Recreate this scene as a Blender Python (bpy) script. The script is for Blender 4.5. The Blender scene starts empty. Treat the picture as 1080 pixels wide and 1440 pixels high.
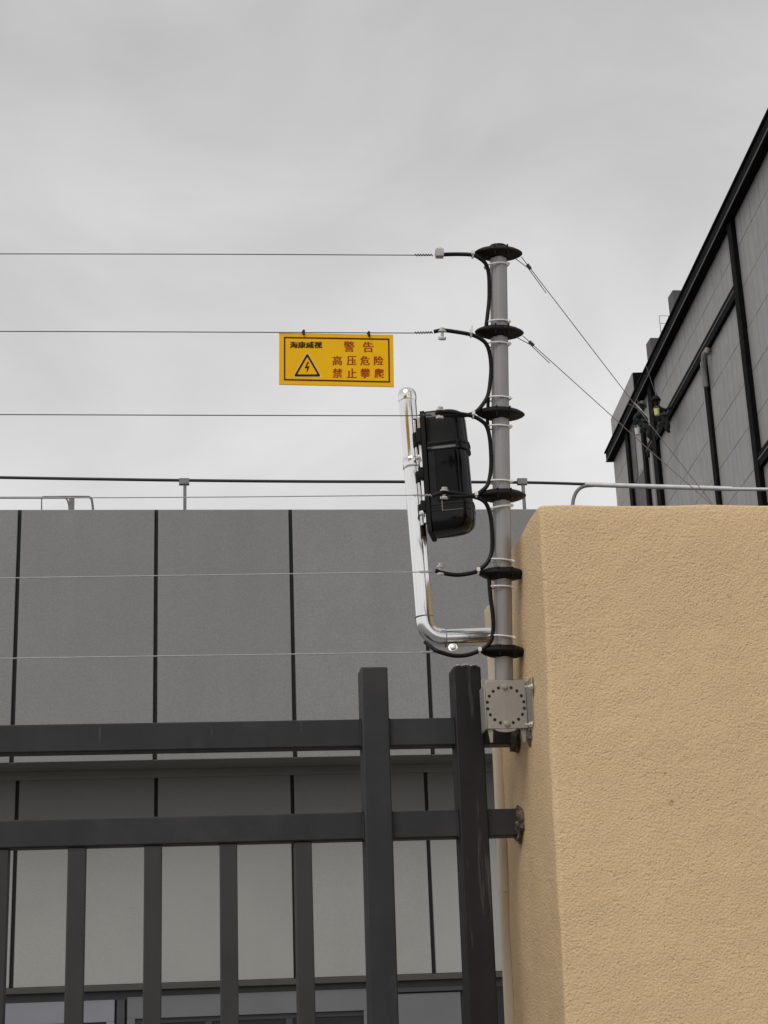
import bpy, bmesh, math, random
from mathutils import Vector, Matrix, noise
random.seed(7)
S = bpy.context.scene
C = S.collection
R = math.radians

# ------------------------------------------------------------------ camera
FPX = 2273.0                                    # focal length in pixels of a 1080 x 1440 picture
RIGHT = Vector((0.99324658, -0.10994717, -0.03705212))
UP = Vector((0.00133725, -0.30848294, 0.95122893))
FWD = Vector((0.11601487, 0.94485443, 0.3062526))
EYE = Vector((0, 0, 1.6))
cam = bpy.data.cameras.new('camera')
cam.sensor_fit = 'VERTICAL'; cam.sensor_height = 36.0
cam.lens = FPX / 1440 * 36.0
cam.clip_start = 0.05; cam.clip_end = 5000
camo = bpy.data.objects.new('camera', cam); C.objects.link(camo)
camo.matrix_world = Matrix.Translation(EYE) @ Matrix((RIGHT, UP, -FWD)).transposed().to_4x4()
S.camera = camo

# ------------------------------------------------------------------ world: overcast sky
SUN_AZ, SUN_EL = 212.0, 52.0                    # compass degrees (0 = +Y, clockwise) and elevation
world = bpy.data.worlds.new('World'); S.world = world; world.use_nodes = True
wt = world.node_tree; wn = wt.nodes; wl = wt.links
for n in list(wn): wn.remove(n)
def N(t, nodes, **k):
    n = nodes.new(t)
    for a, v in k.items(): setattr(n, a, v)
    return n
out = N('ShaderNodeOutputWorld', wn); bg = N('ShaderNodeBackground', wn)
sky = N('ShaderNodeTexSky', wn, sky_type='NISHITA', sun_disc=False)
sky.sun_elevation = R(SUN_EL); sky.sun_rotation = R(SUN_AZ)
hsv = N('ShaderNodeHueSaturation', wn); hsv.inputs['Saturation'].default_value = 0.05
wl.new(sky.outputs[0], hsv.inputs['Color'])
tc = N('ShaderNodeTexCoord', wn); sep = N('ShaderNodeSeparateXYZ', wn)
wl.new(tc.outputs['Generated'], sep.inputs[0])
ramp = N('ShaderNodeValToRGB', wn)              # grey deck, paler towards the horizon
e = ramp.color_ramp.elements
e[0].position = 0.0; e[0].color = (.080, .0795, .0802, 1)
e[1].position = 1.0; e[1].color = (.057, .057, .058, 1)
for p, c in ((.27, (.0805, .0795, .0803, 1)), (.42, (.0690, .0686, .0688, 1)), (.57, (.0575, .0575, .0580, 1))):
    x = e.new(p); x.color = c
wl.new(sep.outputs['Z'], ramp.inputs['Fac'])
mp = N('ShaderNodeMapping', wn); mp.inputs['Scale'].default_value = (1.7, 1.7, 3.0)
mp.inputs['Rotation'].default_value = (0, .25, 0.4)
wl.new(tc.outputs['Generated'], mp.inputs['Vector'])
nz = N('ShaderNodeTexNoise', wn); nz.inputs['Scale'].default_value = 2.6; nz.inputs['Detail'].default_value = 6; nz.inputs['Distortion'].default_value = .4
nz.inputs['Roughness'].default_value = .5
wl.new(mp.outputs[0], nz.inputs['Vector'])
mr = N('ShaderNodeMapRange', wn)
for i, v in ((1, .30), (2, .70), (3, .835), (4, 1.12)): mr.inputs[i].default_value = v
wl.new(nz.outputs[0], mr.inputs[0])
mul = N('ShaderNodeVectorMath', wn, operation='SCALE')
wl.new(ramp.outputs[0], mul.inputs[0]); wl.new(mr.outputs[0], mul.inputs['Scale'])
sc10 = N('ShaderNodeVectorMath', wn, operation='SCALE'); sc10.inputs['Scale'].default_value = 100.0
wl.new(mul.outputs[0], sc10.inputs[0])
mix = N('ShaderNodeMix', wn, data_type='RGBA'); mix.inputs[0].default_value = 0.94
wl.new(hsv.outputs[0], mix.inputs[6]); wl.new(sc10.outputs[0], mix.inputs[7])
wl.new(mix.outputs[2], bg.inputs['Color']); bg.inputs['Strength'].default_value = 0.1
wl.new(bg.outputs[0], out.inputs[0])

sl = bpy.data.lights.new('sun', 'SUN'); sl.energy = 1.5; sl.angle = R(35); sl.color = (1, .97, .93)
so = bpy.data.objects.new('sun', sl); C.objects.link(so)
to_sun = Vector((math.sin(R(SUN_AZ)) * math.cos(R(SUN_EL)), math.cos(R(SUN_AZ)) * math.cos(R(SUN_EL)), math.sin(R(SUN_EL))))
so.rotation_euler = to_sun.to_track_quat('Z', 'Y').to_euler()
so.location = (0, -5, 12)
S.view_settings.view_transform = 'Standard'; S.view_settings.look = 'None'
S.view_settings.exposure = 0.0; S.view_settings.gamma = 1.0; S.view_settings.use_curve_mapping = False

# ------------------------------------------------------------------ helpers
def ray(p, q):
    return (RIGHT * (p - 540) + UP * (720 - q) + FWD * FPX).normalized()
def at(p, q, Y):                                # surveyed point: picture position on the plane at depth Y
    d = ray(p, q); return EYE + d * (Y / d.y)
def atX(p, q, X):
    d = ray(p, q); return EYE + d * (X / d.x)

class MB:
    def __init__(s): s.v = []; s.f = []
    def add(s, vs, fs):
        n = len(s.v); s.v += [Vector(v) for v in vs]; s.f += [tuple(i + n for i in f) for f in fs]; return s
    def box(s, x0, x1, y0, y1, z0, z1, M=None):
        vs = [Vector((x, y, z)) for z in (z0, z1) for y in (y0, y1) for x in (x0, x1)]
        if M: vs = [M @ v for v in vs]
        return s.add(vs, [(0, 2, 3, 1), (4, 5, 7, 6), (0, 1, 5, 4), (2, 6, 7, 3), (0, 4, 6, 2), (1, 3, 7, 5)])
    def bar(s, a, b, w, d, ref=Vector((0, 1, 0))):      # rectangular bar from a to b, d along ref, w across
        a = Vector(a); b = Vector(b); t = (b - a).normalized()
        u = ref - t * ref.dot(t); u.normalize(); x = u.cross(t)
        vs = [c + x * (i * w / 2) + u * (j * d / 2) for c in (a, b) for j in (-1, 1) for i in (-1, 1)]
        return s.add(vs, [(0, 2, 3, 1), (4, 5, 7, 6), (0, 1, 5, 4), (2, 6, 7, 3), (0, 4, 6, 2), (1, 3, 7, 5)])
    def tube(s, pts, r, n=10, caps=True):
        pts = [Vector(p) for p in pts]; k = len(pts)
        rr = r if isinstance(r, (list, tuple)) else [r] * k
        t0 = (pts[1] - pts[0]).normalized()
        u = Vector((0, 0, 1)) if abs(t0.z) < .9 else Vector((0, 1, 0))
        vs = []; prev = t0
        u = (u - t0 * u.dot(t0)).normalized()
        for i, p in enumerate(pts):
            t = (pts[min(i + 1, k - 1)] - pts[max(i - 1, 0)]).normalized()
            q = prev.rotation_difference(t); u = q @ u; u = (u - t * u.dot(t)).normalized(); prev = t
            w = t.cross(u)
            for j in range(n):
                a = 2 * math.pi * j / n
                vs.append(p + (u * math.cos(a) + w * math.sin(a)) * rr[i])
        fs = [(i * n + j, i * n + (j + 1) % n, (i + 1) * n + (j + 1) % n, (i + 1) * n + j) for i in range(k - 1) for j in range(n)]
        if caps: fs += [tuple(reversed(range(n))), tuple((k - 1) * n + j for j in range(n))]
        return s.add(vs, fs)
    def lathe(s, prof, M, n=24, sx=1, sy=1):            # prof: (r, z) list, M places it
        vs = []; k = len(prof)
        for r, z in prof:
            for j in range(n):
                a = 2 * math.pi * j / n
                vs.append(M @ Vector((r * math.cos(a) * sx, r * math.sin(a) * sy, z)))
        fs = [(i * n + j, i * n + (j + 1) % n, (i + 1) * n + (j + 1) % n, (i + 1) * n + j) for i in range(k - 1) for j in range(n)]
        fs += [tuple(reversed(range(n))), tuple((k - 1) * n + j for j in range(n))]
        return s.add(vs, fs)
    def prism(s, poly, a, b):                           # poly: 2D points, a/b: functions 2D -> 3D for the two ends
        n = len(poly)
        return s.add([a(p) for p in poly] + [b(p) for p in poly],
                     [tuple(reversed(range(n))), tuple(range(n, 2 * n))] + [(i, (i + 1) % n, n + (i + 1) % n, n + i) for i in range(n)])
    def build(s, name, m, parent=None, smooth=None, bevel=0, segs=2, origin=None):
        me = bpy.data.meshes.new(name)
        og = Vector(origin) if origin is not None else Vector((0, 0, 0))
        me.from_pydata([v - og for v in s.v], [], s.f)
        bm = bmesh.new(); bm.from_mesh(me); bmesh.ops.recalc_face_normals(bm, faces=bm.faces); bm.to_mesh(me); bm.free()
        me.materials.append(m)
        o = bpy.data.objects.new(name, me); C.objects.link(o)
        if parent is not None:
            o.parent = parent
            pl = world_loc(parent); o.location = og - pl
        else: o.location = og
        if smooth is not None:
            me.shade_smooth(); me.set_sharp_from_angle(angle=R(smooth))
        if bevel:
            b = o.modifiers.new('bevel', 'BEVEL'); b.width = bevel; b.segments = segs; b.limit_method = 'ANGLE'; b.angle_limit = R(40)
            b.harden_normals = False
            me.shade_smooth(); me.set_sharp_from_angle(angle=R(45))
        return o
def world_loc(o):
    l = Vector((0, 0, 0))
    while o is not None: l += o.location; o = o.parent
    return l
def tag(o, label=None, cat=None, group=None, kind=None):
    if label: o['label'] = label
    if cat: o['category'] = cat
    if group: o['group'] = group
    if kind: o['kind'] = kind
    return o
def empty(name, loc, label, cat, group=None, kind=None):
    o = bpy.data.objects.new(name, None); C.objects.link(o); o.location = loc; o.empty_display_size = .1
    return tag(o, label, cat, group, kind)
def spline(pts, n=8):                                   # Catmull-Rom through points
    pts = [Vector(p) for p in pts]; P = [pts[0] * 2 - pts[1]] + pts + [pts[-1] * 2 - pts[-2]]; o = []
    for i in range(1, len(P) - 2):
        a, b, c, d = P[i - 1:i + 3]
        for k in range(n):
            t = k / n
            o.append(.5 * ((2 * b) + (c - a) * t + (2 * a - 5 * b + 4 * c - d) * t * t + (3 * b - a - 3 * c + d) * t ** 3))
    o.append(pts[-1]); return o
def frame(o, z, x=Vector((1, 0, 0))):                   # matrix at o, local z along z
    z = Vector(z).normalized(); x = (x - z * x.dot(z)).normalized(); y = z.cross(x)
    return Matrix.Translation(o) @ Matrix((x, y, z)).transposed().to_4x4()

# ------------------------------------------------------------------ materials
def mat(name, col, rough=.6, metal=0.0, var=.12, vscale=6, grain=0.0, gscale=300, bump=0.0, bscale=200, bdist=.002, spec=.5,
        streak=0.0, coat=0.0, rvar=0.1, layers=(), pvar=0.0, fine=None):
    m = bpy.data.materials.new(name); m.use_nodes = True
    nt = m.node_tree; nn = nt.nodes; L = nt.links
    b = nn['Principled BSDF']
    b.inputs['Roughness'].default_value = rough; b.inputs['Metallic'].default_value = metal
    b.inputs['Specular IOR Level'].default_value = spec; b.inputs['Coat Weight'].default_value = coat
    t = N('ShaderNodeTexCoord', nn); src = t.outputs['Object']
    oi = N('ShaderNodeObjectInfo', nn)
    add = N('ShaderNodeVectorMath', nn, operation='ADD')
    scl = N('ShaderNodeVectorMath', nn, operation='SCALE'); scl.inputs['Scale'].default_value = 13.0
    cmb = N('ShaderNodeCombineXYZ', nn)
    for i in range(3): L.new(oi.outputs['Random'], cmb.inputs[i])
    L.new(cmb.outputs[0], scl.inputs[0]); L.new(src, add.inputs[0]); L.new(scl.outputs[0], add.inputs[1])
    src = add.outputs[0]
    def noise_(scale, detail=4, rough_=.55, vec=None):
        n = N('ShaderNodeTexNoise', nn); n.inputs['Scale'].default_value = scale; n.inputs['Detail'].default_value = detail
        n.inputs['Roughness'].default_value = rough_; L.new(vec or src, n.inputs['Vector']); return n.outputs[0]
    def rng(v, lo, hi, a=.25, c=.75):
        q = N('ShaderNodeMapRange', nn)
        for i, x in ((1, a), (2, c), (3, lo), (4, hi)): q.inputs[i].default_value = x
        L.new(v, q.inputs[0]); return q.outputs[0]
    fac = rng(noise_(vscale), 1 - var, 1 + var)
    def times(a, c):
        q = N('ShaderNodeMath', nn, operation='MULTIPLY'); L.new(a, q.inputs[0]); L.new(c, q.inputs[1]); return q.outputs[0]
    if pvar: fac = times(fac, rng(oi.outputs['Random'], 1 - pvar, 1 + pvar, 0, 1))
    if grain: fac = times(fac, rng(noise_(gscale, 2), 1 - grain, 1 + grain, .3, .7))
    if streak:
        mpp = N('ShaderNodeMapping', nn); mpp.inputs['Scale'].default_value = (1, 1, .06); L.new(src, mpp.inputs['Vector'])
        fac = times(fac, rng(noise_(vscale * 4, 3, .5, mpp.outputs[0]), 1 - streak, 1 + streak))
    v = N('ShaderNodeVectorMath', nn, operation='SCALE'); v.inputs[0].default_value = col
    L.new(fac, v.inputs['Scale']); L.new(v.outputs[0], b.inputs['Base Color'])
    c_out = v.outputs[0]
    for (lc, ls, lo, hi, lst) in layers:                # wear with its own shape: colour, scale, threshold range, vertical stretch
        mpp = N('ShaderNodeMapping', nn); mpp.inputs['Scale'].default_value = (1, 1, lst); L.new(src, mpp.inputs['Vector'])
        f = rng(noise_(ls, 6, .6, mpp.outputs[0]), 0, 1, lo, hi)
        q = N('ShaderNodeMix', nn, data_type='RGBA'); L.new(f, q.inputs[0]); L.new(c_out, q.inputs[6]); q.inputs[7].default_value = (*lc, 1)
        c_out = q.outputs[2]; L.new(c_out, b.inputs['Base Color'])
    if rvar: L.new(rng(noise_(vscale * 3), max(rough - rvar, .02), min(rough + rvar, 1)), b.inputs['Roughness'])
    if bump:
        h = noise_(bscale, 3, .5)
        if fine:                                        # broad trowel waves and separate pits on top of the stipple
            a1 = N('ShaderNodeMath', nn, operation='MULTIPLY_ADD'); L.new(noise_(bscale * .09, 3), a1.inputs[0]); a1.inputs[1].default_value = fine; L.new(h, a1.inputs[2])
            a2 = N('ShaderNodeMath', nn, operation='MULTIPLY_ADD'); L.new(rng(noise_(bscale * .55, 2), 0, 1, .60, .72), a2.inputs[0]); a2.inputs[1].default_value = -.35; L.new(a1.outputs[0], a2.inputs[2])
            h = a2.outputs[0]
        bp = N('ShaderNodeBump', nn); bp.inputs['Strength'].default_value = bump; bp.inputs['Distance'].default_value = bdist
        L.new(h, bp.inputs['Height']); L.new(bp.outputs[0], b.inputs['Normal'])
    return m
M = {}
M['ground'] = mat('concrete_ground', (.17, .165, .16), .9, var=.15, vscale=.7, bump=.3, bscale=60)
M['render'] = mat('tan_textured_render', (.715, .515, .303), .92, var=.05, vscale=2.2, grain=.06, gscale=260, bump=.62, bscale=250, bdist=.0045, spec=.15, fine=1.1,
                  streak=.025, layers=(((.53, .375, .215), 1.6, .58, .80, .25), ((.40, .28, .16), 34, .70, .76, 1), ((.74, .56, .35), 60, .70, .78, 1)))
M['chip'] = mat('broken_mortar', (.16, .12, .085), .95, var=.5, vscale=60, bump=.8, bscale=120, bdist=.006, layers=(((.035, .028, .022), 40, .45, .6, 1), ((.40, .31, .20), 55, .58, .7, 1)))
M['panel'] = mat('grey_stone_paint', (.258, .257, .257), .85, pvar=.035, streak=.035, var=.06, vscale=1.3, grain=.11, gscale=120, bump=.35, bscale=130, bdist=.003, spec=.25)
M['panel_low'] = mat('pale_grey_stone_paint', (.345, .342, .322), .85, pvar=.03, streak=.025, var=.06, vscale=1.3, grain=.06, gscale=120, bump=.25, bscale=130, bdist=.003, spec=.25)
M['soffit_shade'] = mat('painted_soffit_shade', (.188, .185, .178), .85, pvar=.04, var=.05, vscale=1.3, grain=.08, gscale=120, bump=.3, bscale=130, bdist=.003, spec=.2)  # darker grey that paints in the shade below the overhang
M['sill'] = mat('dark_sill_paint', (.062, .060, .054), .8, var=.1, vscale=2)
M['joint'] = mat('dark_joint', (.022, .022, .023), .9)
M['soffit'] = mat('soffit_paint', (.185, .186, .168), .85, var=.1, vscale=2)
M['fence'] = mat('charcoal_fence_paint', (.0285, .0282, .0305), .5, spec=.3, var=.18, vscale=9, bump=.08, bscale=300, bdist=.001, streak=.12,
                 layers=(((.085, .085, .088), 60, .66, .76, .10), ((.05, .047, .045), 5, .55, .75, 1)))
M['fence_worn'] = mat('worn_charcoal_fence_paint', (.016, .014, .0145), .55, spec=.25, var=.2, vscale=9, bump=.12, bscale=260, bdist=.001, streak=.2,
                      layers=(((.10, .095, .09), 55, .60, .74, .07),))
M['picket'] = mat('picket_paint', (.040, .0385, .038), .5, spec=.3, var=.15, vscale=9, streak=.1)
M['scar'] = mat('pale_paint_scar', (.6, .58, .55), .8, var=.2, vscale=80)
M['pole'] = mat('grey_pole_alloy', (.30, .292, .288), .45, .35, var=.06, vscale=8, streak=.05)
M['bracket'] = mat('bracket_plate', (.34, .315, .275), .5, .35, var=.08, vscale=15, streak=.04)
M['zinc'] = mat('zinc_bolt', (.62, .62, .60), .35, .8, var=.15, vscale=120)
M['hole'] = mat('bolt_hole', (.012, .011, .010), .9)
M['black'] = mat('black_plastic', (.0045, .004, .004), .5, spec=.22, var=.2, vscale=40)
M['cable'] = mat('black_cable_sheath', (.005, .005, .005), .5, spec=.25, var=.2, vscale=40)
M['gloss'] = mat('gloss_black_housing', (.0035, .003, .003), .13, var=.1, rvar=.04, vscale=12, spec=.30)
M['lens'] = mat('dark_lens_cover', (.0025, .0025, .0032), .12, var=.1, rvar=.04, vscale=12, spec=.2)
M['chrome'] = mat('polished_steel', (.88, .88, .87), .16, 1.0, var=.02, rvar=.03, vscale=8)
M['wire'] = mat('bare_steel_wire', (.42, .42, .41), .55, .2, var=.2, vscale=60)
M['guy'] = mat('grey_guy_wire', (.19, .19, .19), .7, .0, var=.2, vscale=60, spec=.2)
M['wire_dark'] = mat('weathered_wire', (.09, .09, .09), .5, .4, var=.2, vscale=60)
M['tie'] = mat('white_nylon_tie', (.78, .77, .75), .45, var=.05)
M['yellow'] = mat('yellow_sign_board', (.90, .485, .003), .55, spec=.15, var=.03, vscale=30)
M['print_dark'] = mat('dark_red_print', (.055, .006, .004), .6, spec=.15)
M['print_red'] = mat('red_print', (.36, .038, .006), .6, spec=.15, var=.05)
M['print_pale'] = mat('pale_print', (.80, .62, .28), .5)
M['print_black'] = mat('black_print', (.03, .010, .002), .6, spec=.15)
M['conduit'] = mat('cream_conduit', (.72, .625, .46), .5, var=.05, vscale=10, streak=.04)
M['galv'] = mat('galvanised_pipe', (.74, .74, .73), .4, .45, var=.12, vscale=20, layers=(((.75, .75, .74), 14, .55, .62, 1),))
M['iron'] = mat('dark_iron', (.030, .030, .031), .6, var=.2, vscale=20)
M['iron_grey'] = mat('grey_iron', (.19, .19, .19), .6, var=.2, vscale=20)
M['cladding'] = mat('grey_cladding', (.300, .296, .292), .55, var=.06, vscale=.8, streak=.05)
M['cladding_b'] = mat('grey_cladding_warm', (.296, .293, .275), .55, var=.06, vscale=.8, streak=.05)
M['cladding_dark'] = mat('dark_cladding', (.075, .070, .070), .6, var=.1, vscale=1)
M['trim'] = mat('black_trim', (.0045, .0042, .0042), .75, var=.2, vscale=2, spec=.06)
M['highlight_grey'] = mat('grey_edge_highlight', (.10, .10, .10), .6)  # grey standing for the highlight along the black trims
M['backing'] = mat('cladding_joint', (.13, .127, .12), .9)
M['glass'] = mat('window_glass', (.42, .50, .62), .05, .7, var=.05, rvar=.01, spec=.9)
M['frame'] = mat('grey_window_frame', (.23, .23, .26), .5, var=.05)
M['frame_dark'] = mat('dark_window_frame', (.05, .05, .052), .5, var=.05)
M['head'] = mat('window_head_panel', (.15, .15, .158), .6, var=.08, vscale=3)
M['cloth_green'] = mat('dark_green_overalls', (.010, .018, .015), .9, var=.3, vscale=8)
M['cloth_black'] = mat('black_overalls', (.010, .009, .010), .9, var=.3, vscale=8)
M['skin'] = mat('skin', (.20, .11, .07), .7)
M['helmet'] = mat('grey_helmet', (.06, .066, .066), .5)
M['helmet_dark'] = mat('dark_helmet', (.008, .008, .009), .7, spec=.2)
M['white_plastic'] = mat('white_bucket_plastic', (.58, .57, .56), .5, var=.1)
M['lime_plastic'] = mat('lime_bucket_plastic', (.62, .62, .22), .5, var=.08)
M['rope'] = mat('climbing_rope', (.06, .06, .06), .9)

# ------------------------------------------------------------------ ground
g = MB(); g.add([(-900, -900, 0), (900, -900, 0), (900, 900, 0), (-900, 900, 0)], [(0, 1, 2, 3)])
tag(g.build('ground', M['ground']), kind='structure')

# ------------------------------------------------------------------ grey building behind the fence
GY = 10.5                                       # face of the upper storey
TOP = 5.022; SOF = 3.338; LOW = 10.9            # roof edge, soffit height, face of the recessed storey
gb = empty('grey_building', (0.6, GY, 0), 'low grey building of stone-look panels with a deep overhang, behind the railing', 'building')
PW = .906; JX0 = -1.167                         # panel pitch and one joint
w = MB(); w.box(-7, 9, GY + .022, GY + 5, SOF + .002, TOP + .007); w.box(-7, 9, LOW + .022, GY + 4.9, 0, SOF + .002)
w.build('wall', M['joint'], gb)
i0, i1 = -6, 9
gap = .026
mu = None
for row, (z0, z1, y, m) in enumerate(((SOF - .014, TOP, GY, M['panel']), (1.955, SOF - .012, LOW, M['panel_low']))):
    base = MB(); base.box(-PW / 2 + gap / 2, PW / 2 - gap / 2, -.0, .02, z0, z1)
    first = None
    for i in range(i0, i1):
        x = JX0 + (i + .5) * PW
        if first is None:
            first = base.build('panel', m, gb, bevel=.003, segs=1); o = first
        else:
            o = first.copy(); C.objects.link(o)
        o.location = Vector((x, y + random.uniform(-.0015, .0015), 0)) - world_loc(gb)
zf = at(300, 1166, LOW).z
fz = None
for i in range(i0, i1):
    x = JX0 + (i + .5) * PW
    if fz is None:
        mb = MB(); mb.box(-PW / 2 + gap / 2, PW / 2 - gap / 2, -.004, -.0002, zf, SOF - .069); fz = mb.build('soffit_shade_panel', M['soffit_shade'], gb); o = fz  # thin sheets carrying the painted shade under the soffit
    else: o = fz.copy(); C.objects.link(o)
    o.location = Vector((x, LOW - .0018, 0)) - world_loc(gb)
s = MB(); s.box(-7, 9, GY + .031, LOW - .012, SOF - .013, SOF - .002); s.build('soffit', M['soffit'], gb)
s = MB(); s.box(-7, 9, LOW - .022, LOW - .004, SOF - .068, SOF - .012); s.build('flashing', M['soffit'], gb, bevel=.003)
s = MB(); s.box(-7, 9, LOW - .03, LOW + .03, 1.915, 1.952); s.build('sill_band', M['sill'], gb, bevel=.004)
s = MB(); s.box(-7, 9, LOW + .02, LOW + .034, 1.862, 1.914); s.build('window_lintel', M['frame_dark'], gb)
# windows under the band
def win(xa, xb, headm, z_head=1.86, hh=.145, frame_m='frame', Y=LOW + .03):
    f = MB()
    f.box(xa, xb, Y - .03, Y + .02, z_head - hh, z_head)
    f.box(xa, xa + .05, Y - .03, Y + .02, .9, z_head - hh - .0); f.box(xb - .05, xb, Y - .03, Y + .02, .9, z_head - hh)
    f.box(xa, xb, Y - .03, Y + .02, .84, .9)
    o = f.build('window', headm, gb, bevel=.003)
    k = MB(); k.box(xa + .05, xb - .05, Y - .012, Y + .015, z_head - hh - .03, z_head - hh - .001); k.build('frame', M['frame_dark'], o)
    p = MB(); p.box(xa + .05, xb - .05, Y - .004, Y + .004, .9, z_head - hh - .031); p.build('pane', M['glass'], o)
    for t in (.33, .66):
        x = xa + (xb - xa) * t
        q = MB(); q.box(x - .02, x + .02, Y - .02, Y + .01, .9, z_head - hh - .032); q.build('mullion', M['frame_dark'], o)
win(-2.6, -.515, M['frame'], 1.862, .135)
s = MB(); s.box(-.50, -.452, LOW + .0, LOW + .06, 0, 1.861); s.build('window_post', M['frame_dark'], gb)
win(-.435, 1.13, M['head'], 1.875, .135)
d = MB(); d.box(1.16, 1.72, LOW + .01, LOW + .05, 0, 1.835)
do = d.build('door', M['head'], gb, bevel=.004)
h = MB(); h.box(1.24, 1.26, LOW - .04, LOW + .009, .9, 1.05); h.build('handle', M['zinc'], do)
s = MB(); s.box(1.14, 1.9, LOW - .0, LOW + .019, 1.845, 1.872); s.build('door_head', M['frame_dark'], gb)

# lightning rod along the roof edge
lr = empty('lightning_rod', (2, 10.6, 5.02), 'thin dark rod on stands along the grey roof edge, ending in a thicker pipe', 'lightning rod')
RY = 10.6
pts = [at(p, q, RY) for p, q in ((-1200, 650), (-200, 668), (0, 671.5), (120, 673.5), (258, 675.5), (420, 677), (560, 677.5), (735, 678.5), (828, 681))]
MB().tube(spline(pts, 5), .011, 8).build('rod', M['iron'], lr, smooth=60)
pts = [at(p, q, RY) for p, q in ((822, 681), (860, 682.5), (930, 684.5), (1000, 686.5), (1029, 687.5))]
MB().tube(spline(pts, 4), .0175, 10).build('pipe', M['galv'], lr, smooth=60)
pts = [at(p, q, RY) for p, q in ((1024, 687.6), (1120, 688.5), (2000, 704))]
MB().tube(pts, .013, 8).build('rod', M['galv'], lr, smooth=60)
for p in (260, 735, -215, -690, 1210, 1685):
    top = at(p, 676, RY)
    o = MB(); o.bar((top.x, RY, 5.0), (top.x, RY, top.z + .012), .022, .02); o.box(top.x - .04, top.x + .03, RY - .018, RY + .018, top.z - .03, top.z + .014)
    o.build('stand', M['iron_grey'], lr, bevel=.002)
pts = [at(p, q, RY) for p, q in ((805, 712), (807, 700), (812, 690), (821, 684), (835, 682.5))]
MB().tube(spline(pts, 6), .013, 8).build('curved_bar', M['iron_grey'], lr, smooth=60)
# second, lower rail on the roof further back
rr_ = empty('roof_conduit', at(60, 712, 11.2), 'low grey conduit with one stout stub on the grey roof, ending in a short drop', 'conduit')
Y2 = 11.2
pts = [at(p, q, Y2) for p, q in ((-1200, 700), (0, 700), (60, 699), (118, 698.6), (126, 699.5), (129, 703), (131, 718))]
MB().tube(spline(pts, 5), .0085, 8).build('pipe', M['iron_grey'], rr_, smooth=60)
t0 = at(101, 700, Y2); b0 = at(101, 720, Y2)
o = MB(); o.box(t0.x - .018, t0.x + .018, Y2 - .02, Y2 + .02, b0.z, t0.z - .004); o.build('stub', M['iron_grey'], rr_)
pts = [at(p, q, Y2) for p, q in ((88, 699.5), (94, 702), (97, 712), (97, 720))]
MB().tube(spline(pts, 5), .006, 6).build('bend', M['iron_grey'], rr_, smooth=60)
MB().tube([at(58.5, 699, Y2), at(58.5, 720, Y2)], .005, 6).build('stand', M['iron_grey'], rr_)

# ------------------------------------------------------------------ big dark building on the far side
P0 = Vector((16.7998, 60.0, 0)); DW = Vector((.07709, .99702, 0)).normalized(); NW = Vector((-DW.y, DW.x, 0))   # NW points out of the wall, to the viewer's side
def W(s_, off, z): return P0 + DW * s_ + NW * off + Vector((0, 0, z))
db = empty('dark_building', W(-12, 0, 0), 'tall dark grey clad industrial block with black trims, where the rope workers hang', 'building')
def wbox(mb, s0, s1, o0, o1, z0, z1):
    vs = [W(s_, o_, z) for z in (z0, z1) for o_ in (o0, o1) for s_ in (s0, s1)]
    return mb.add(vs, [(0, 2, 3, 1), (4, 5, 7, 6), (0, 1, 5, 4), (2, 6, 7, 3), (0, 4, 6, 2), (1, 3, 7, 5)])
wbox(MB(), -45, .15, -14, -.06, 0, 23.5).build('wall', M['backing'], db)
levels = [12.2, 13.45, 14.70, 15.98, 17.25, 18.52, 19.80, 21.07, 22.33, 23.35]
meshes = {}
rp = random.Random(3)
npan = 0
def panel(s0, s1, z0, z1):
    key = (round(s1 - s0, 3), round(z1 - z0, 3), rp.random() < .3)
    gp = .018
    if key not in meshes:
        mb = MB()
        L_, H_ = s1 - s0, z1 - z0
        c = [Vector((0, 0, 0)) + DW * a + NW * b + Vector((0, 0, z)) for z in (gp / 2, H_ - gp / 2) for b in (0, .05) for a in (gp / 2, L_ - gp / 2)]
        mb.add(c, [(0, 2, 3, 1), (4, 5, 7, 6), (0, 1, 5, 4), (2, 6, 7, 3), (0, 4, 6, 2), (1, 3, 7, 5)])
        o = mb.build('panel', M['cladding_b'] if key[2] else M['cladding'], db); meshes[key] = o
    else:
        o = meshes[key].copy(); C.objects.link(o)
    o.location = W(s0, -.05 + rp.uniform(-.003, .003), z0) - world_loc(db)
for z0, z1 in zip(levels[2:], levels[3:]):
    for k in range(52):
        s1 = .15 - k * .5; s0 = s1 - .5
        if s0 < -3.4 and s1 > -5.5 and z1 < 21.3 : pass
        if z0 < 15 and s0 < -20: pass
        npan += 1
        if npan > 296 and False: break
        if z0 < 15.0 and k > 44: continue
        panel(s0, s1, z0, z1)
# lower storeys and the far-off near end stay one plain cladding sheet
wbox(MB(), -45, .15, -.058, -.004, 0, levels[2] - .02).build('lower_cladding', M['cladding'], db)
wbox(MB(), -45, -25.9, -.058, -.004, levels[2], 23.4).build('end_cladding', M['cladding'], db)
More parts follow.
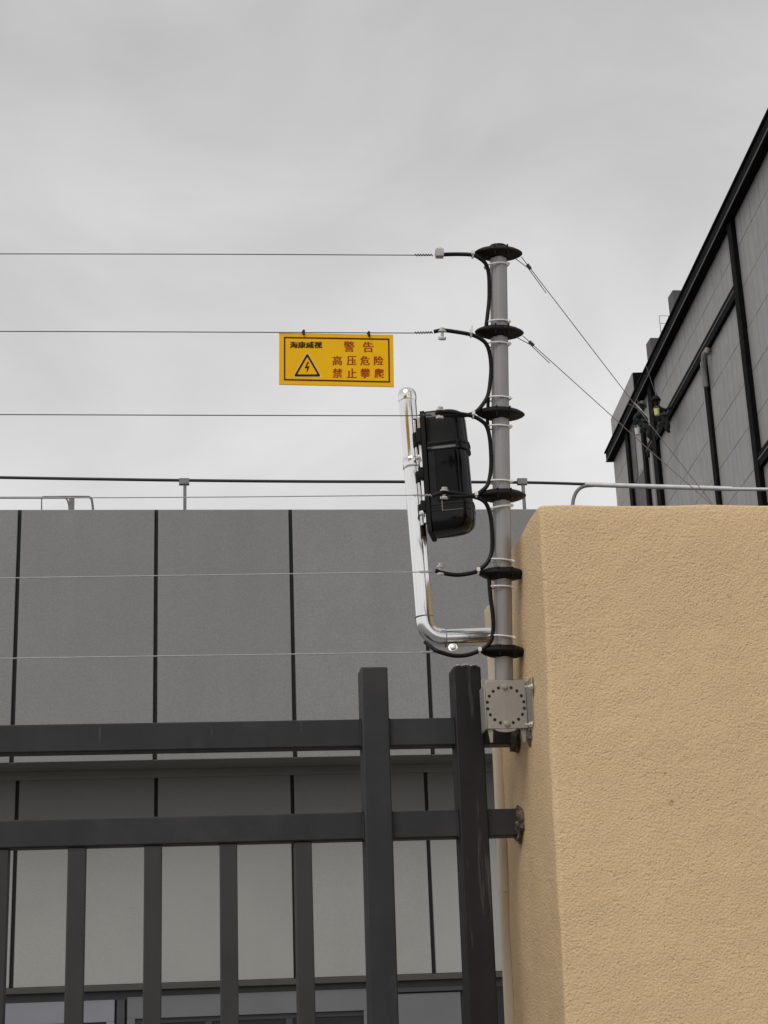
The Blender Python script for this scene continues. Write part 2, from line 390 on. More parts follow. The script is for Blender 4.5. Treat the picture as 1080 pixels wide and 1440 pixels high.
# roof cap: fascia, grey strip painting in the highlight on its edge
cap = MB(); wbox(cap, -45, .2, -.6, .28, 23.22, 23.62); co = cap.build('roof_cap', M['trim'], db)
wbox(MB(), -45, .2, .275, .30, 23.215, 23.255).build('edge_highlight', M['highlight_grey'], co)
wbox(MB(), -45, .25, -.1, .33, 23.60, 23.66).build('coping', M['trim'], co)
def ledge(s0, s1, zt):
    l = MB(); wbox(l, s0, s1, -.04, .12, zt - .40, zt); lo = l.build('ledge', M['trim'], db)
    wbox(MB(), s0, s1, .115, .130, zt - .19, zt - .155).build('edge_highlight', M['highlight_grey'], lo)  # ledge highlight painted as a grey strip, like the roof cap's
ledge(-20.3, -6.6, 21.37)
ledge(-32, -20.0, 16.12)
def col(s0, s1, p, z1=23.21, m='trim', z0=0): wbox(MB(), s0, s1, -.04, p, z0, z1).build('column', M[m], db)
col(-20.36, -19.95, .145); col(-15.8, -15.42, .09, 20.96); col(-8.36, -7.75, .14); col(-6.35, -5.95, .12); col(-3.55, -3.05, .12)
wbox(MB(), -15.40, -15.30, -.04, .10, 0, 20.95).build('edge_strip', M['cladding'], db)
wbox(MB(), -7.3, -7.1, -.04, .10, 0, 21.3).build('edge_strip', M['cladding'], db)
wbox(MB(), -5.94, -3.56, -.03, .02, 0, 20.95).build('dark_panel', M['cladding_dark'], db)
wbox(MB(), -4.4, -3.6, -.03, .03, 20.97, 23.2).build('dark_panel', M['cladding_dark'], db)
# drain elbow under the ledge
a_ = [W(-16.35, .02, 20.93), W(-16.35, .12, 20.88), W(-16.25, .2, 20.8), W(-16.05, .2, 20.5), W(-15.95, .18, 20.2), W(-15.9, .16, 19.9)]
dp = MB().tube(spline(a_, 5), .085, 10).build('drain_pipe', M['iron_grey'], db, smooth=60)
MB().tube([W(-16.35, .08, 20.95), W(-16.33, .15, 20.80)], .105, 10).build('collar', M['iron_grey'], dp, smooth=60)
# taller stair tower on the roof
tw = wbox(MB(), -4.7, .1, -4, -.03, 23.6, 25.05).build('roof_tower', M['cladding'], db)
wbox(MB(), -4.75, -4.701, -4, -.06, 23.6, 25.06).build('front_panel', M['trim'], tw)
def on_plane(p, q, off):                         # (s, z) of a surveyed point on a plane parallel to the wall
    d = ray(p, q); k = ((P0 + NW * off - EYE).dot(NW)) / d.dot(NW); X = EYE + d * k
    return (X - P0).dot(DW), X.z
for p_a, p_b, q_t in ((946, 960, 408), (914.5, 927, 475)):
    sa, zt = on_plane(p_a, q_t, -.3); sb_, _ = on_plane(p_b, q_t + 1, -.3)
    fx = W(sa, -.3, 0).x; dx = (p_b - p_a) * .026
    mb = MB(); mb.box(fx, fx + dx + .5, W(sa, -.3, 0).y, W(sa, -.3, 0).y + .6, 23.6, zt)
    mb.build('roof_block', M['cladding_dark'], db)
rl = MB()
lp0 = W(*[on_plane(927, 444, -.4)[0], -.4, on_plane(927, 444, -.4)[1]])
for dx in (0, .34): rl.tube([Vector((lp0.x + dx, lp0.y, 23.5)), lp0 + Vector((dx, 0, 0))], .012, 6)
for dz in (0, -.3, -.6): rl.tube([lp0 + Vector((0, 0, dz)), lp0 + Vector((.34, 0, dz))], .010, 6)
rl.build('roof_ladder', M['iron_grey'], db)

# ------------------------------------------------------------------ rope workers
def figure(name, joints, edges, m, label, base):
    me = bpy.data.meshes.new(name)
    names = list(joints)
    o_ = Vector(base)
    me.from_pydata([Vector(joints[k][0]) - o_ for k in names], [(names.index(a), names.index(b)) for a, b in edges], [])
    ob = bpy.data.objects.new(name, me); C.objects.link(ob); ob.location = o_
    sk = ob.modifiers.new('skin', 'SKIN'); sk.use_smooth_shade = True
    for i, k in enumerate(names):
        v = me.skin_vertices[0].data[i]; r = joints[k][1]
        v.radius = r if isinstance(r, tuple) else (r, r); v.use_root = (i == 0)
    sb = ob.modifiers.new('sub', 'SUBSURF'); sb.levels = 1; sb.render_levels = 2
    me.materials.append(m)
    tag(ob, label, 'person', 'rope access workers on the dark wall'); return ob
def worker(label, m, px, Yw, helm, arm_px, arm2_px):
    A = lambda k, dy=0: at(px[k][0], px[k][1], Yw + dy)
    J = {'pelvis': (A('hip'), (.20, .17)), 'waist': ((A('hip') * .6 + A('neck') * .4), (.19, .16)), 'chest': ((A('hip') * .22 + A('neck') * .78), (.23, .18)),
         'neck': (A('neck'), .065), 'chin': (A('neck') * .55 + A('head') * .45, .075), 'head': (A('head'), .105), 'crown': (A('head') + (A('head') - A('neck')) * .35, .085)}
    E = [('pelvis', 'waist'), ('waist', 'chest'), ('chest', 'neck'), ('neck', 'chin'), ('chin', 'head'), ('head', 'crown')]
    for sd, dy in (('near', -.2), ('back', .2)):
        off = 0 if sd == 'near' else 3
        J['hip_' + sd] = (A('hip', dy * .6) + Vector((.03, 0, -.04)), .125)
        J['knee_' + sd] = (A('knee', dy) + Vector((0, 0, -.03 * off)), .10)
        J['ankle_' + sd] = (A('ankle', dy) + Vector((.02 * off, 0, -.02 * off)), .07)
        J['toe_' + sd] = (A('toe', dy) + Vector((.02 * off, 0, -.02 * off)), .04)
        E += [('pelvis', 'hip_' + sd), ('hip_' + sd, 'knee_' + sd), ('knee_' + sd, 'ankle_' + sd), ('ankle_' + sd, 'toe_' + sd)]
        ap = arm_px if sd == 'near' else arm2_px
        J['shoulder_' + sd] = ((A('hip', dy) * .18 + A('neck', dy) * .82), .105)
        J['elbow_' + sd] = (at(*ap[0], Yw + dy * 1.2), .075)
        J['wrist_' + sd] = (at(*ap[1], Yw + dy), .038); 
        wv = (J['wrist_' + sd][0] - J['elbow_' + sd][0]).normalized()
        J['palm_' + sd] = (J['wrist_' + sd][0] + wv * .09, .042)
        J['finger_' + sd] = (J['wrist_' + sd][0] + wv * .17, .02)
        J['thumb_' + sd] = (J['wrist_' + sd][0] + wv * .08 + Vector((0, 0, .06)), .016)
        E += [('chest', 'shoulder_' + sd), ('shoulder_' + sd, 'elbow_' + sd), ('elbow_' + sd, 'wrist_' + sd), ('wrist_' + sd, 'palm_' + sd), ('palm_' + sd, 'finger_' + sd), ('palm_' + sd, 'thumb_' + sd)]
    o = figure('person', J, E, m, label, A('hip'))
    up = (A('head') - A('neck')).normalized()
    hm = MB(); hm.lathe([(.02, .165), (.09, .14), (.135, .07), (.15, 0), (.175, -.005), (.17, -.02), (.14, -.02)], frame(A('head') + up * .03, up), 14)
    hm.build('helmet', M[helm], o, smooth=50)
    fc = MB(); fc.lathe([(.03, -.10), (.085, -.05), (.10, .02), (.085, .06), (.03, .07)], frame(A('head') + Vector((.055, .03, -.03)), up), 10)
    fc.build('face', M['skin'], o, smooth=60)
    h1 = MB(); hp = A('hip')
    h1.lathe([(.19, -.04), (.215, -.03), (.215, .03), (.19, .04)], frame(hp + Vector((0, 0, .12)), (A('neck') - hp)), 14)
    h1.build('harness_belt', M['rope'], o, smooth=40)
    sbd = MB(); sbd.box(hp.x - .10, hp.x + .12, hp.y - .26, hp.y + .26, hp.z - .19, hp.z - .165); sbd.build('seat_board', M['iron'], o)
    for dy in (-.24, .24):
        MB().tube([hp + Vector((0, dy, -.165)), hp + Vector((-.05, 0, .95))], .012, 6).build('sling', M['rope'], o)
    return o
YA, YB = 50.6, 48.8
worker('helmeted person in dark green overalls on a rope seat, leaning over a white bucket', M['cloth_green'],
       dict(head=(902.5, 571), neck=(900.5, 577), hip=(902, 598), knee=(913, 601), ankle=(911.5, 614), toe=(915, 616)), YA, 'helmet',
       ((892, 588), (894, 598)), ((908, 588), (911, 597)))
worker('person in black overalls on a rope seat, with a lime yellow bucket at the waist', M['cloth_black'],
       dict(head=(922.5, 564), neck=(923.5, 571), hip=(929, 590), knee=(939, 593), ankle=(936.5, 604), toe=(940, 606)), YB, 'helmet_dark',
       ((917, 580), (921, 588)), ((934, 577), (939, 575)))
def bucket(p, q, Y, m, label, h, r):
    t = at(p, q, Y)
    e_ = empty('bucket', t, label, 'bucket')
    MB().lathe([(r * .8, -h), (r, 0), (r * 1.06, 0), (r * 1.06, .02), (r * .9, .02), (r * .9, -.02)], Matrix.Translation(t), 14).build('tub', m, e_, smooth=40)
    pts = [t + Vector((r * math.cos(a), 0, 1.2 * r * math.sin(a) + .0)) for a in [math.pi * k / 8 for k in range(9)]]
    MB().tube(pts, .008, 6).build('handle', M['iron_grey'], e_)
bucket(896, 603.5, YA - .45, M['white_plastic'], 'white bucket hanging beside the worker in green overalls', .20, .10)
bucket(923.3, 576, YB - .45, M['lime_plastic'], 'lime yellow bucket hung at the waist of the worker in black', .20, .095)
def rope(pts, label, r=.013):
    tag(MB().tube(pts, r, 6).build('climbing_rope', M['rope']), label, 'rope', 'ropes of the rope workers')
rope([W(-8.8, .33, 23.64), at(923.5, 556, YB) + Vector((0, .05, 0)), at(926.5, 585, YB)], 'dark climbing rope from the roof cap to the worker in black')
rope([W(-5.2, .34, 23.64), at(899, 572, YA) + Vector((0, .2, 0)), at(901, 592, YA)], 'dark climbing rope from the roof cap to the worker in green')
tag(MB().tube([at(892, 566, YA - .3), at(902, 577, YA - .35), at(912, 588, YA - .3)], [.012, .024, .02], 8).build('strap', M['white_plastic']),
    'pale strap slung across the back of the worker in green', 'strap')

# ------------------------------------------------------------------ tan rendered wall at the corner
TY0, TY1, TZ = 2.72, 3.235, 2.494
def side_x(z): return .598 + (z - 1.6) * .0205
tw_ = MB()
prof = []                                       # outline in plan (x offset from the side face, y), from the back round to the front
rc = .009
for k in range(15): prof.append((0, TY1 - (TY1 - TY0 - rc) * k / 14))
for k in range(1, 8):
    a = math.pi / 2 * k / 8
    prof.append((rc - rc * math.cos(a), TY0 + rc - rc * math.sin(a)))
for k in range(0, 56): prof.append((rc + k * .05, TY0))
zs = [0, .4, .8, 1.1] + [1.2 + .02 * k for k in range(64)]
zs = [z for z in zs if z < TZ - .014] + [TZ - .005, TZ - .0015, TZ]
ins = {len(zs) - 3: 0.0, len(zs) - 2: .001, len(zs) - 1: .004}
vs = []
for iz, z in enumerate(zs):
    for (x, y) in prof:
        inset = ins.get(iz, 0)
        px_, py_ = side_x(z) + x, y
        side = 1.0 if x < rc * .5 else 0.0
        n3 = noise.noise(Vector((px_ * 6, py_ * 6, z * 6))) * .0035 + noise.noise(Vector((px_ * 22, py_ * 22, z * 22))) * .0016
        zz = z + (noise.noise(Vector((px_ * 9, py_ * 9, 3))) * .0024 + noise.noise(Vector((px_ * 40, py_ * 40, 7))) * .0018 if iz >= len(zs) - 3 else 0)
        f_ = min(1, x / rc)
        vs.append((px_ + inset * (1 - f_) + n3 * (1 - f_), py_ + inset * f_ + n3 * f_, zz))
npf = len(prof)
fs = [(i * npf + j, i * npf + j + 1, (i + 1) * npf + j + 1, (i + 1) * npf + j) for i in range(len(zs) - 1) for j in range(npf - 1)]
nb = len(vs)
last = (len(zs) - 1) * npf
# top and back
for j in range(npf): vs.append((max(vs[last + j][0], side_x(TZ) + .03), 3.02 if vs[last + j][1] < 3.02 else vs[last + j][1], TZ + .004))
for j in range(npf - 1): fs.append((last + j, last + j + 1, nb + j + 1, nb + j))
nc = len(vs); xr = prof[-1][0] + side_x(TZ)
vs += [(side_x(TZ), TY1, TZ - .001), (xr, TY1, TZ - .001), (xr, TY1, 0), (side_x(0), TY1, 0), (xr, 3.02, TZ + .003), (side_x(TZ) + .03, 3.02, TZ + .003)]
fs += [(nc, nc + 1, nc + 2, nc + 3), (nc, nc + 1, nc + 4, nc + 5)]
tw_.add(vs, fs)
wall = tw_.build('rendered_wall', M['render'], smooth=60, origin=(1.2, 3.0, 0))
tag(wall, 'thick tan rendered boundary wall with rough stippled face and rounded corner', 'wall')
def lump(name, c, rx, ry, rz, m, parent, seed, amp=.45):
    bm = bmesh.new(); bmesh.ops.create_icosphere(bm, subdivisions=3, radius=1)
    for v in bm.verts:
        d_ = 1 + amp * noise.noise(v.co * 2.1 + Vector((seed, 0, 0))) + .25 * noise.noise(v.co * 6 + Vector((seed, 5, 0)))
        v.co = Vector((v.co.x * rx * d_, v.co.y * ry * d_, v.co.z * rz * d_))
    mb = MB(); mb.add([v.co + Vector(c) for v in bm.verts], [tuple(v.index for v in f.verts) for f in bm.faces]); bm.free()
    return mb.build(name, m, parent, smooth=30)
RFY = 3.0                                       # face of the rails
c1 = at(727, 1160, RFY + .015); c2 = at(724, 1036, RFY + .015)
for c_, sd, k in ((c1, 1.3, 1.0), (c2, 4.1, 1.0)):
    lump('mortar_patch', (side_x(c_.z) - .002, RFY + .018, c_.z), .013, .036, .033 * k, M['chip'], wall, sd)
c3 = at(741, 1040, 2.88)
lump('mortar_patch', (side_x(c3.z), 2.885, c3.z + .006), .006, .022, .018, M['chip'], wall, 8.2)

# cream conduit on the back of the wall's side face
cx_ = lambda z: side_x(z) - .0135
cpts = [atX(719, 1440, .594), atX(707, 1190, .597), atX(701, 1055, .600), atX(692.5, 930, .603), atX(688.5, 868, .604)]
YC = sum(p.y for p in cpts) / len(cpts)
cpts = [at(719, 1440, YC), at(707.3, 1190, YC), at(701, 1055, YC), at(694, 930, YC), at(690, 866, YC)]
dirv = (cpts[0] - cpts[1]).normalized()
foot = cpts[0] + dirv * ((cpts[0].z - .05) / -dirv.z)
tp = cpts[-1]
con = empty('wall_conduit', (foot.x, foot.y, 0), 'cream plastic conduit running up the side of the tan wall behind the pole', 'conduit')
MB().tube([foot] + spline(cpts, 5) + [tp + Vector((.0, .004, .010)), tp + Vector((.003, .010, .016)), tp + Vector((.006, .02, .02))],
          [.0125] * (2 + 5 * 4) + [.0122, .010, .005], 14).build('pipe', M['conduit'], con, smooth=60)
for q in (1250,):
    p_ = at(711, q, YC)
    MB().tube([p_ - Vector((0, 0, .006)), p_ + Vector((0, 0, .006))], .0145, 14).build('clip', M['conduit'], con, smooth=40)

# ------------------------------------------------------------------ charcoal steel fence
PFY = 2.985
fe = empty('metal_fence', (0, 3.0, 0), 'charcoal steel railing with two rails, square pickets and two taller posts', 'fence')
zr1 = (at(300, 1014.5, RFY).z, at(300, 1054, RFY).z); zr2 = (at(300, 1146.5, RFY).z, at(300, 1186, RFY).z)
for z1, z0 in (zr1, zr2):
    MB().box(-5.2, side_x(z0) + .02, RFY, RFY + .04, z0, z1).build('rail', M['fence'], fe, bevel=.003)
def post(pt, pb, m, w_):
    t = at(*pt, PFY); b = at(*pb, PFY); d_ = (t - b).normalized()
    foot_ = b - d_ * ((b.z - 0) / d_.z)
    o = MB().bar(foot_ + Vector((0, .029, 0)), t + Vector((0, .029, 0)), w_, .058).build('post', m, fe, bevel=.003)
    return o, t
post((526, 937.5), (541, 1440), M['fence'], .0515)
p2, t2 = post((656.5, 937), (680.5, 1440), M['fence_worn'], .0535)
for dx, dz, w__, h__ in ((-.004, .003, .022, .006), (-.017, .002, .012, .004), (.014, .002, .016, .004)):
    lump('paint_scar', t2 + Vector((dx, .01, dz)), w__ / 2, .012, h__ / 2, M['scar'], p2, dx * 100)
pk = None
pitch = .1362; xk0 = at(105.5, 1300, RFY).x
for k in range(-36, 4):
    if k == -18: continue
    x = xk0 + k * pitch
    if pk is None:
        mb = MB(); mb.box(-.016, .016, RFY + .004, RFY + .036, .12, zr2[1] - .0005)
        pk = mb.build('picket', M['picket'], fe, bevel=.002); o = pk
    else: o = pk.copy(); C.objects.link(o)
    o.location = Vector((x, 0, 0)) - Vector((0, 3.0, 0))
MB().box(-5.2, side_x(.2) + .0, RFY + .003, RFY + .037, .06, .119).build('rail', M['fence'], fe, bevel=.003)
MB().bar((xk0 - 18 * pitch, PFY + .029, 0), (xk0 - 18 * pitch, PFY + .029, 2.28), .0515, .058).build('post', M['fence'], fe, bevel=.003)

def weld(a, b, par):
    n_w = 14; pts = []; rs = []
    for k in range(n_w):
        t = k / (n_w - 1); pts.append(Vector(a).lerp(Vector(b), t)); rs.append(.0021 + .0009 * (k % 2) + random.uniform(-.0003, .0003))
    MB().tube(pts, rs, 6).build('weld', M['fence'], par, smooth=80)
for (pt_w, pb_w, w_w) in (((526, 937.5), (541, 1440), .0515), ((656.5, 937), (680.5, 1440), .0535)):
    for q_, (z1, z0) in ((1033, zr1), (1166, zr2)):
        tq = (q_ - pt_w[1]) / (pb_w[1] - pt_w[1]); cx = at(pt_w[0] + (pb_w[0] - pt_w[0]) * tq, q_, PFY).x
        for sg_ in (-1, 1): weld((cx + sg_ * (w_w / 2 + .0008), RFY - .0005, z0), (cx + sg_ * (w_w / 2 + .0008), RFY - .0005, z1), fe)

# ------------------------------------------------------------------ electric fence pole
def YP(q): return 2.94 - .10 * (1000 - q) / 655
def P(p, q, dy=0.0): return at(p, q, YP(q) + dy)
pb_, pt_ = P(709.5, 1005), P(700.5, 347.5)
axis = (pt_ - pb_).normalized()
ep = empty('electric_fence_pole', pb_, 'grey tubular electric fence pole with six black disc insulators bracketed to tan wall', 'pole')
tube = MB()
prof = [(.0168, 0), (.0168, (pt_ - pb_).length)]
# tube with two shallow flats, like an extruded profile
n_ = 40; vs = []; Mx = frame(pb_, axis)
for z in (0, (pt_ - pb_).length):
    for j in range(n_):
        a = 2 * math.pi * j / n_
        r = .0170
        for fa in (-math.pi * .30, -math.pi * .70):
            d_ = abs((a - fa + math.pi) % (2 * math.pi) - math.pi)
            if d_ < .20: r -= .0011 * (1 - d_ / .20) ** .5
        vs.append(Mx @ Vector((r * math.cos(a), r * math.sin(a), z)))
tube.add(vs, [(j, (j + 1) % n_, n_ + (j + 1) % n_, n_ + j) for j in range(n_)] + [tuple(reversed(range(n_))), tuple(range(n_, 2 * n_))])
tube.build('tube', M['pole'], ep, smooth=25)
MB().lathe([(.0168, -.003), (.0174, -.0026), (.0174, .0014), (.0168, .0022), (.006, .0024)], frame(pt_, axis), 28).build('end_cap', M['black'], ep, smooth=40)
INS = ((701, 356.5, 32.5), (703, 467.5, 32.5), (704.5, 582, 32), (706, 697, 32), (707.5, 807, 31.5), (708.5, 916, 31.5))
def pole_pt(q):                                  # point on the pole axis seen at height q
    lo, hi = 0.0, 1.0
    A_, B_ = pb_, pt_
    def pq(X):
        d = X - EYE; return 720 - FPX * d.dot(UP) / d.dot(FWD)
    for _ in range(40):
        m_ = (lo + hi) / 2
        if pq(A_.lerp(B_, m_)) > q: lo = m_
        else: hi = m_
    return A_.lerp(B_, lo)
for i, (p, q, hw) in enumerate(INS):
    c = pole_pt(q)
    k = hw / 30.0
    Mi = frame(c, axis + Vector((.02 * (i % 3 - 1), 0, 0)))
    ins_ = MB().lathe([(.0180, .0118), (.0215, .0118), (.0250, .0110), (.0345, .0080), (.0415, .0042), (.0446, .0013), (.0446, -.0013), (.0415, -.0044), (.0345, -.0082), (.0250, -.0114), (.0215, -.0122), (.0180, -.0122)],
               Mi, 48, 1.0 * k, .66).build('insulator', M['black'], ep, smooth=35)
    for xx in (-.012, .014):
        MB().box(xx - .0012, xx + .0012, -.0272, -.020, -.010, .010, Mi).build('rib', M['black'], ins_)
def ring_tie(q, tilt, tail=True):
    c = pole_pt(q)
    Mt = frame(c, axis + Vector((tilt, 0, 0)))
    pts = [Mt @ Vector((-.0045 + .0235 * math.cos(a), .0195 * math.sin(a), 0)) for a in [2 * math.pi * k / 28 for k in range(29)]]
    o = MB().tube(pts, .0017, 8).build('cable_tie', M['tie'], ep, smooth=60)
    hd = MB(); hd.box(-.0035, .0035, -.0035, .0035, -.003, .003, Mt @ Matrix.Translation((.0165, -.008, 0))); 
    hd.tube([Mt @ Vector((.0165, -.011, 0)), Mt @ Vector((.0215, -.0125, -.001))], .0013, 6)
    hd.build('tie_head', M['tie'], o)
for q, t in ((374, -.12), (454, -.06), (485, -.02), (561, 0), (601, .0), (678, .0), (714, -.18), (789, .07), (826, .0), (896, .08)):
    ring_tie(q, t)
# angle bracket with its ring of holes
BY = 2.893
br = MB()
bl, brt = at(683.5, 990, BY), at(745, 990, BY)
bz0, bz1 = at(712, 1025, BY).z, at(712, 957, BY).z
xw = side_x((bz0 + bz1) / 2)
br.box(bl.x, xw - .0040, BY - .002, BY + .002, bz0, bz1)
bko = br.build('bracket_plate', M['bracket'], ep, bevel=.0012)
fl = MB(); fl.box(xw - .0036, xw - .0006, BY - .052, BY + .05, bz0 + .002, bz1 - .004)
fl.build('flange', M['bracket'], bko, bevel=.001)
lp = MB(); lp.box(bl.x - .003, bl.x - .0001, BY - .002, BY + .045, bz0, bz1 - .008); lp.box(bl.x, brt.x - .004, BY + .036, BY + .040, bz0 + .006, bz1 + .010)
lp.build('bracket_back', M['bracket'], bko, bevel=.001)
def tab(xa, xb, h_):
    poly = [(xa, bz0 + .001), (xb, bz0 + .001), (xb - (xb - xa) * .2, bz0 - h_), (xa + (xb - xa) * .35, bz0 - h_)]
    MB().prism(poly, lambda p: Vector((p[0], BY + .002, p[1])), lambda p: Vector((p[0], BY + .005, p[1]))).build('tab', M['bracket'], bko)
tab(bl.x + .001, bl.x + .011, .024); tab(brt.x - .020, brt.x - .009, .025)
# half round lip at the lower edge
lipc = at(711, 1026, BY)
MB().prism([(lipc.x + .02 * math.cos(a), bz0 - .006 * math.sin(a)) for a in [math.pi * k / 8 for k in range(9)]], lambda p: Vector((p[0], BY - .0018, p[1])), lambda p: Vector((p[0], BY + .0018, p[1]))).build('lip', M['bracket'], bko)
hc = at(711, 992, BY)
hr = .0345
hm_ = None
for k in range(18):
    a = 2 * math.pi * (k + .0) / 18 + math.pi / 2
    hx, hz = hc.x + hr * math.cos(a), hc.z + hr * math.sin(a)
    if k in (0, 9):
        Mh = frame(Vector((hx, BY - .002, hz)), Vector((0, -1, 0)))
        MB().lathe([(.0062, 0), (.0062, .0008), (.0045, .0012), (.0045, .004), (.002, .0045)], Mh, 14).build('bolt', M['bracket'], bko, smooth=30)
        continue
    mb = MB(); mb.lathe([(.0029, .0), (.0029, .0004)], frame(Vector((0, 0, 0)), Vector((0, -1, 0))), 12)
    if hm_ is None: hm_ = mb.build('hole', M['hole'], bko); o = hm_
    else: o = hm_.copy(); C.objects.link(o)
    o.location = Vector((hx, BY - .00215, hz)) - world_loc(bko)
MB().box(hc.x - .0003, hc.x + .0004, BY - .0025, BY - .0019, hc.z - .027, hc.z + .027).build('crease', M['bracket'], bko)
for q in (966, 1019):
    bp = atX(748.5, q, xw - .0037)
    Mb = frame(Vector((xw - .0037, bp.y, bp.z)), Vector((-1, 0, 0)), Vector((0, 1, 0)))
    MB().lathe([(.007, 0), (.007, .0015), (.0052, .0016), (.0052, .006), (.0026, .0062), (.0026, .0135), (.0012, .0145)], Mb, 6).build('wall_bolt', M['zinc'], bko, smooth=20)

# ------------------------------------------------------------------ electric wires, clamps, jumper cables
def jitter(q, s): return q + s
WIR = [  # left y at x=-150, points to the clamp, label
    ((-150, 357), (0, 357), (300, 357.5), (575, 358.8), (608, 358.6), 'topmost bare steel electric wire, clamped level with the pole head'),
    ((-150, 466), (0, 466), (300, 467), (575, 468.3), (608, 467.4), 'bare electric wire that carries the yellow warning sign'),
    ((-150, 583), (0, 583), (300, 584), (575, 584.6), (606, 583.5), 'bare electric wire crossing the head of the black detector'),
    ((-150, 701), (0, 700.5), (300, 699), (560, 696.6), (606, 696.5), 'bare electric wire crossing the lower half of the black detector'),
    ((-150, 816), (0, 813), (300, 808.5), (575, 804.6), (608, 804.2), 'bare electric wire crossing the chrome arm above its elbow'),
    ((-150, 929), (0, 926), (300, 921.5), (575, 917.6), (612, 917), 'lowest bare electric wire, just over the fence post tops')]
CL = [(618, 356, 'nut'), (622, 468, 'bolt'), (619, 579, 'bolt'), (625, 692, 'bolt'), (620, 799, 'bolt'), (637, 911, 'face')]
for i, wv in enumerate(WIR):
    pts = [P(*c, -.006 if i >= 2 else 0.0) for c in wv[:5]]
    far = pts[0] + (pts[0] - pts[1]).normalized() * 5
    wp = [far, far.lerp(pts[0], .5) - Vector((0, 0, .004))] + spline(pts, 6)
    w0 = empty('electric_wire', pts[-1], wv[5], 'wire', 'six bare wires of the electric fence')
    MB().tube(wp, .00105, 6).build('strand', M['wire'] if i > 2 else M['wire_dark'], w0)
    # twisted tail wrapped back round the strand
    a, b = pts[-2], pts[-1]; L_ = (b - a).length
    dirn = (b - a).normalized(); nturn = 7; hp_ = []
    s0 = .25 if i in (0, 1) else .45
    for k in range(nturn * 8 + 1):
        t = s0 + (1.02 - s0) * k / (nturn * 8); ang = 2 * math.pi * k / 8
        u_ = Vector((0, 1, 0)); v_ = dirn.cross(u_)
        hp_.append(a + (b - a) * t + (u_ * math.cos(ang) + v_ * math.sin(ang)) * .0020)
    MB().tube(hp_, .00085, 5).build('twist', M['wire'] if i > 2 else M['wire_dark'], w0)
    p, q, kind = CL[i]
    c = P(p, q, -.012)
    if kind == 'nut':
        cl = MB().box(c.x - .0078, c.x + .0078, c.y - .007, c.y + .007, c.z - .009, c.z + .0075).build('clamp', M['wire'], w0, bevel=.0012)
        MB().lathe([(.0042, 0), (.0042, .004), (.003, .005)], Matrix.Translation(c + Vector((0, 0, .0075))), 12).build('bolt', M['zinc'], cl, smooth=30)
    elif kind == 'bolt':
        Mc = frame(c, Vector((.06, -.25, 1)))
        cl = MB().lathe([(.0075, -.0135), (.0080, -.0105), (.0075, -.0085), (.0030, -.008), (.0030, .002), (.0085, .0022), (.0085, .0042), (.0055, .0045), (.0055, .0090), (.0040, .0098)], Mc, 14).build('clamp', M['zinc'], w0, smooth=30)
    else:
        Mc = frame(c, Vector((-.15, -1, .35)))
        cl = MB().lathe([(.0085, 0), (.0085, .002), (.0058, .0022), (.0058, .006), (.004, .007)], Mc, 16).build('clamp', M['zinc'], w0, smooth=30)
JUMP = [
 ([(612, 359, -.004), (624, 358, -.004), (645, 357.5, -.004), (664, 358.5, -.012), (674, 363, -.014), (683, 371, -.012), (687, 384, -.008), (688, 405, -.006), (687.5, 425, -.006), (685, 448, -.008), (683.5, 462, -.006), (684, 474, .0)],
  'black cable looping from the topmost wire to the second disc'),
 ([(610, 466.5, -.004), (622, 464.5, -.006), (640, 466.5, -.006), (662, 470.5, -.012), (675, 476, -.014), (684, 484, -.012), (688.5, 497, -.008), (690.5, 515, -.006), (689.5, 535, -.006), (686, 556, -.008), (678, 570, -.012), (668, 580, -.014), (655, 584, -.012), (640, 584, -.012), (618, 583.5, -.012)],
  'black cable looping from the sign wire down to the third disc'),
 ([(612, 581, -.014), (628, 579, -.014), (648, 582, -.014), (664, 585, -.014), (676, 591, -.014), (684, 599, -.010), (688.5, 615, -.008), (690.5, 640, -.006), (690, 662, -.006), (686, 681, -.010), (678, 690, -.012), (668, 696, -.014), (652, 698, -.014), (632, 698, -.014)],
  'black cable looping past the upper part of the black detector'),
 ([(608, 697.5, -.014), (624, 692.5, -.014), (644, 694, -.014), (664, 698, -.014), (676, 702, -.014), (684, 709, -.012), (689.5, 725, -.008), (692, 750, -.006), (691.5, 775, -.006), (686, 790, -.010), (677, 799, -.012), (668, 804.5, -.014), (645, 808.5, -.012), (626, 806.5, -.012), (612, 802.5, -.012)],
  'black cable looping from the detector wire down to the fifth disc'),
 ([(687, 800, -.002), (688, 818, -.006), (690, 842, -.008), (693, 864, -.010), (693.5, 885, -.010), (690, 902, -.012), (680, 912, -.014), (670, 917, -.014), (655, 921.5, -.014), (638, 922, -.014), (622, 918, -.014), (612, 914, -.012), (598, 903, .02)],
  'black cable looping from the fifth disc to the lowest wire')]
for pts, lab in JUMP:
    o = MB().tube(spline([P(*c) for c in pts], 6), .0040, 10).build('jumper_cable', M['cable'], smooth=60)
    tag(o, lab, 'cable', 'black jumper cables beside the pole')
o = MB().tube(spline([P(687, 556, .004), P(686, 575, .004), P(685.5, 592, .004), P(688, 612, .0)], 6), .0034, 8).build('jumper_cable', M['cable'], smooth=60)
tag(o, 'short straight black cable behind the third disc', 'cable', 'black jumper cables beside the pole')
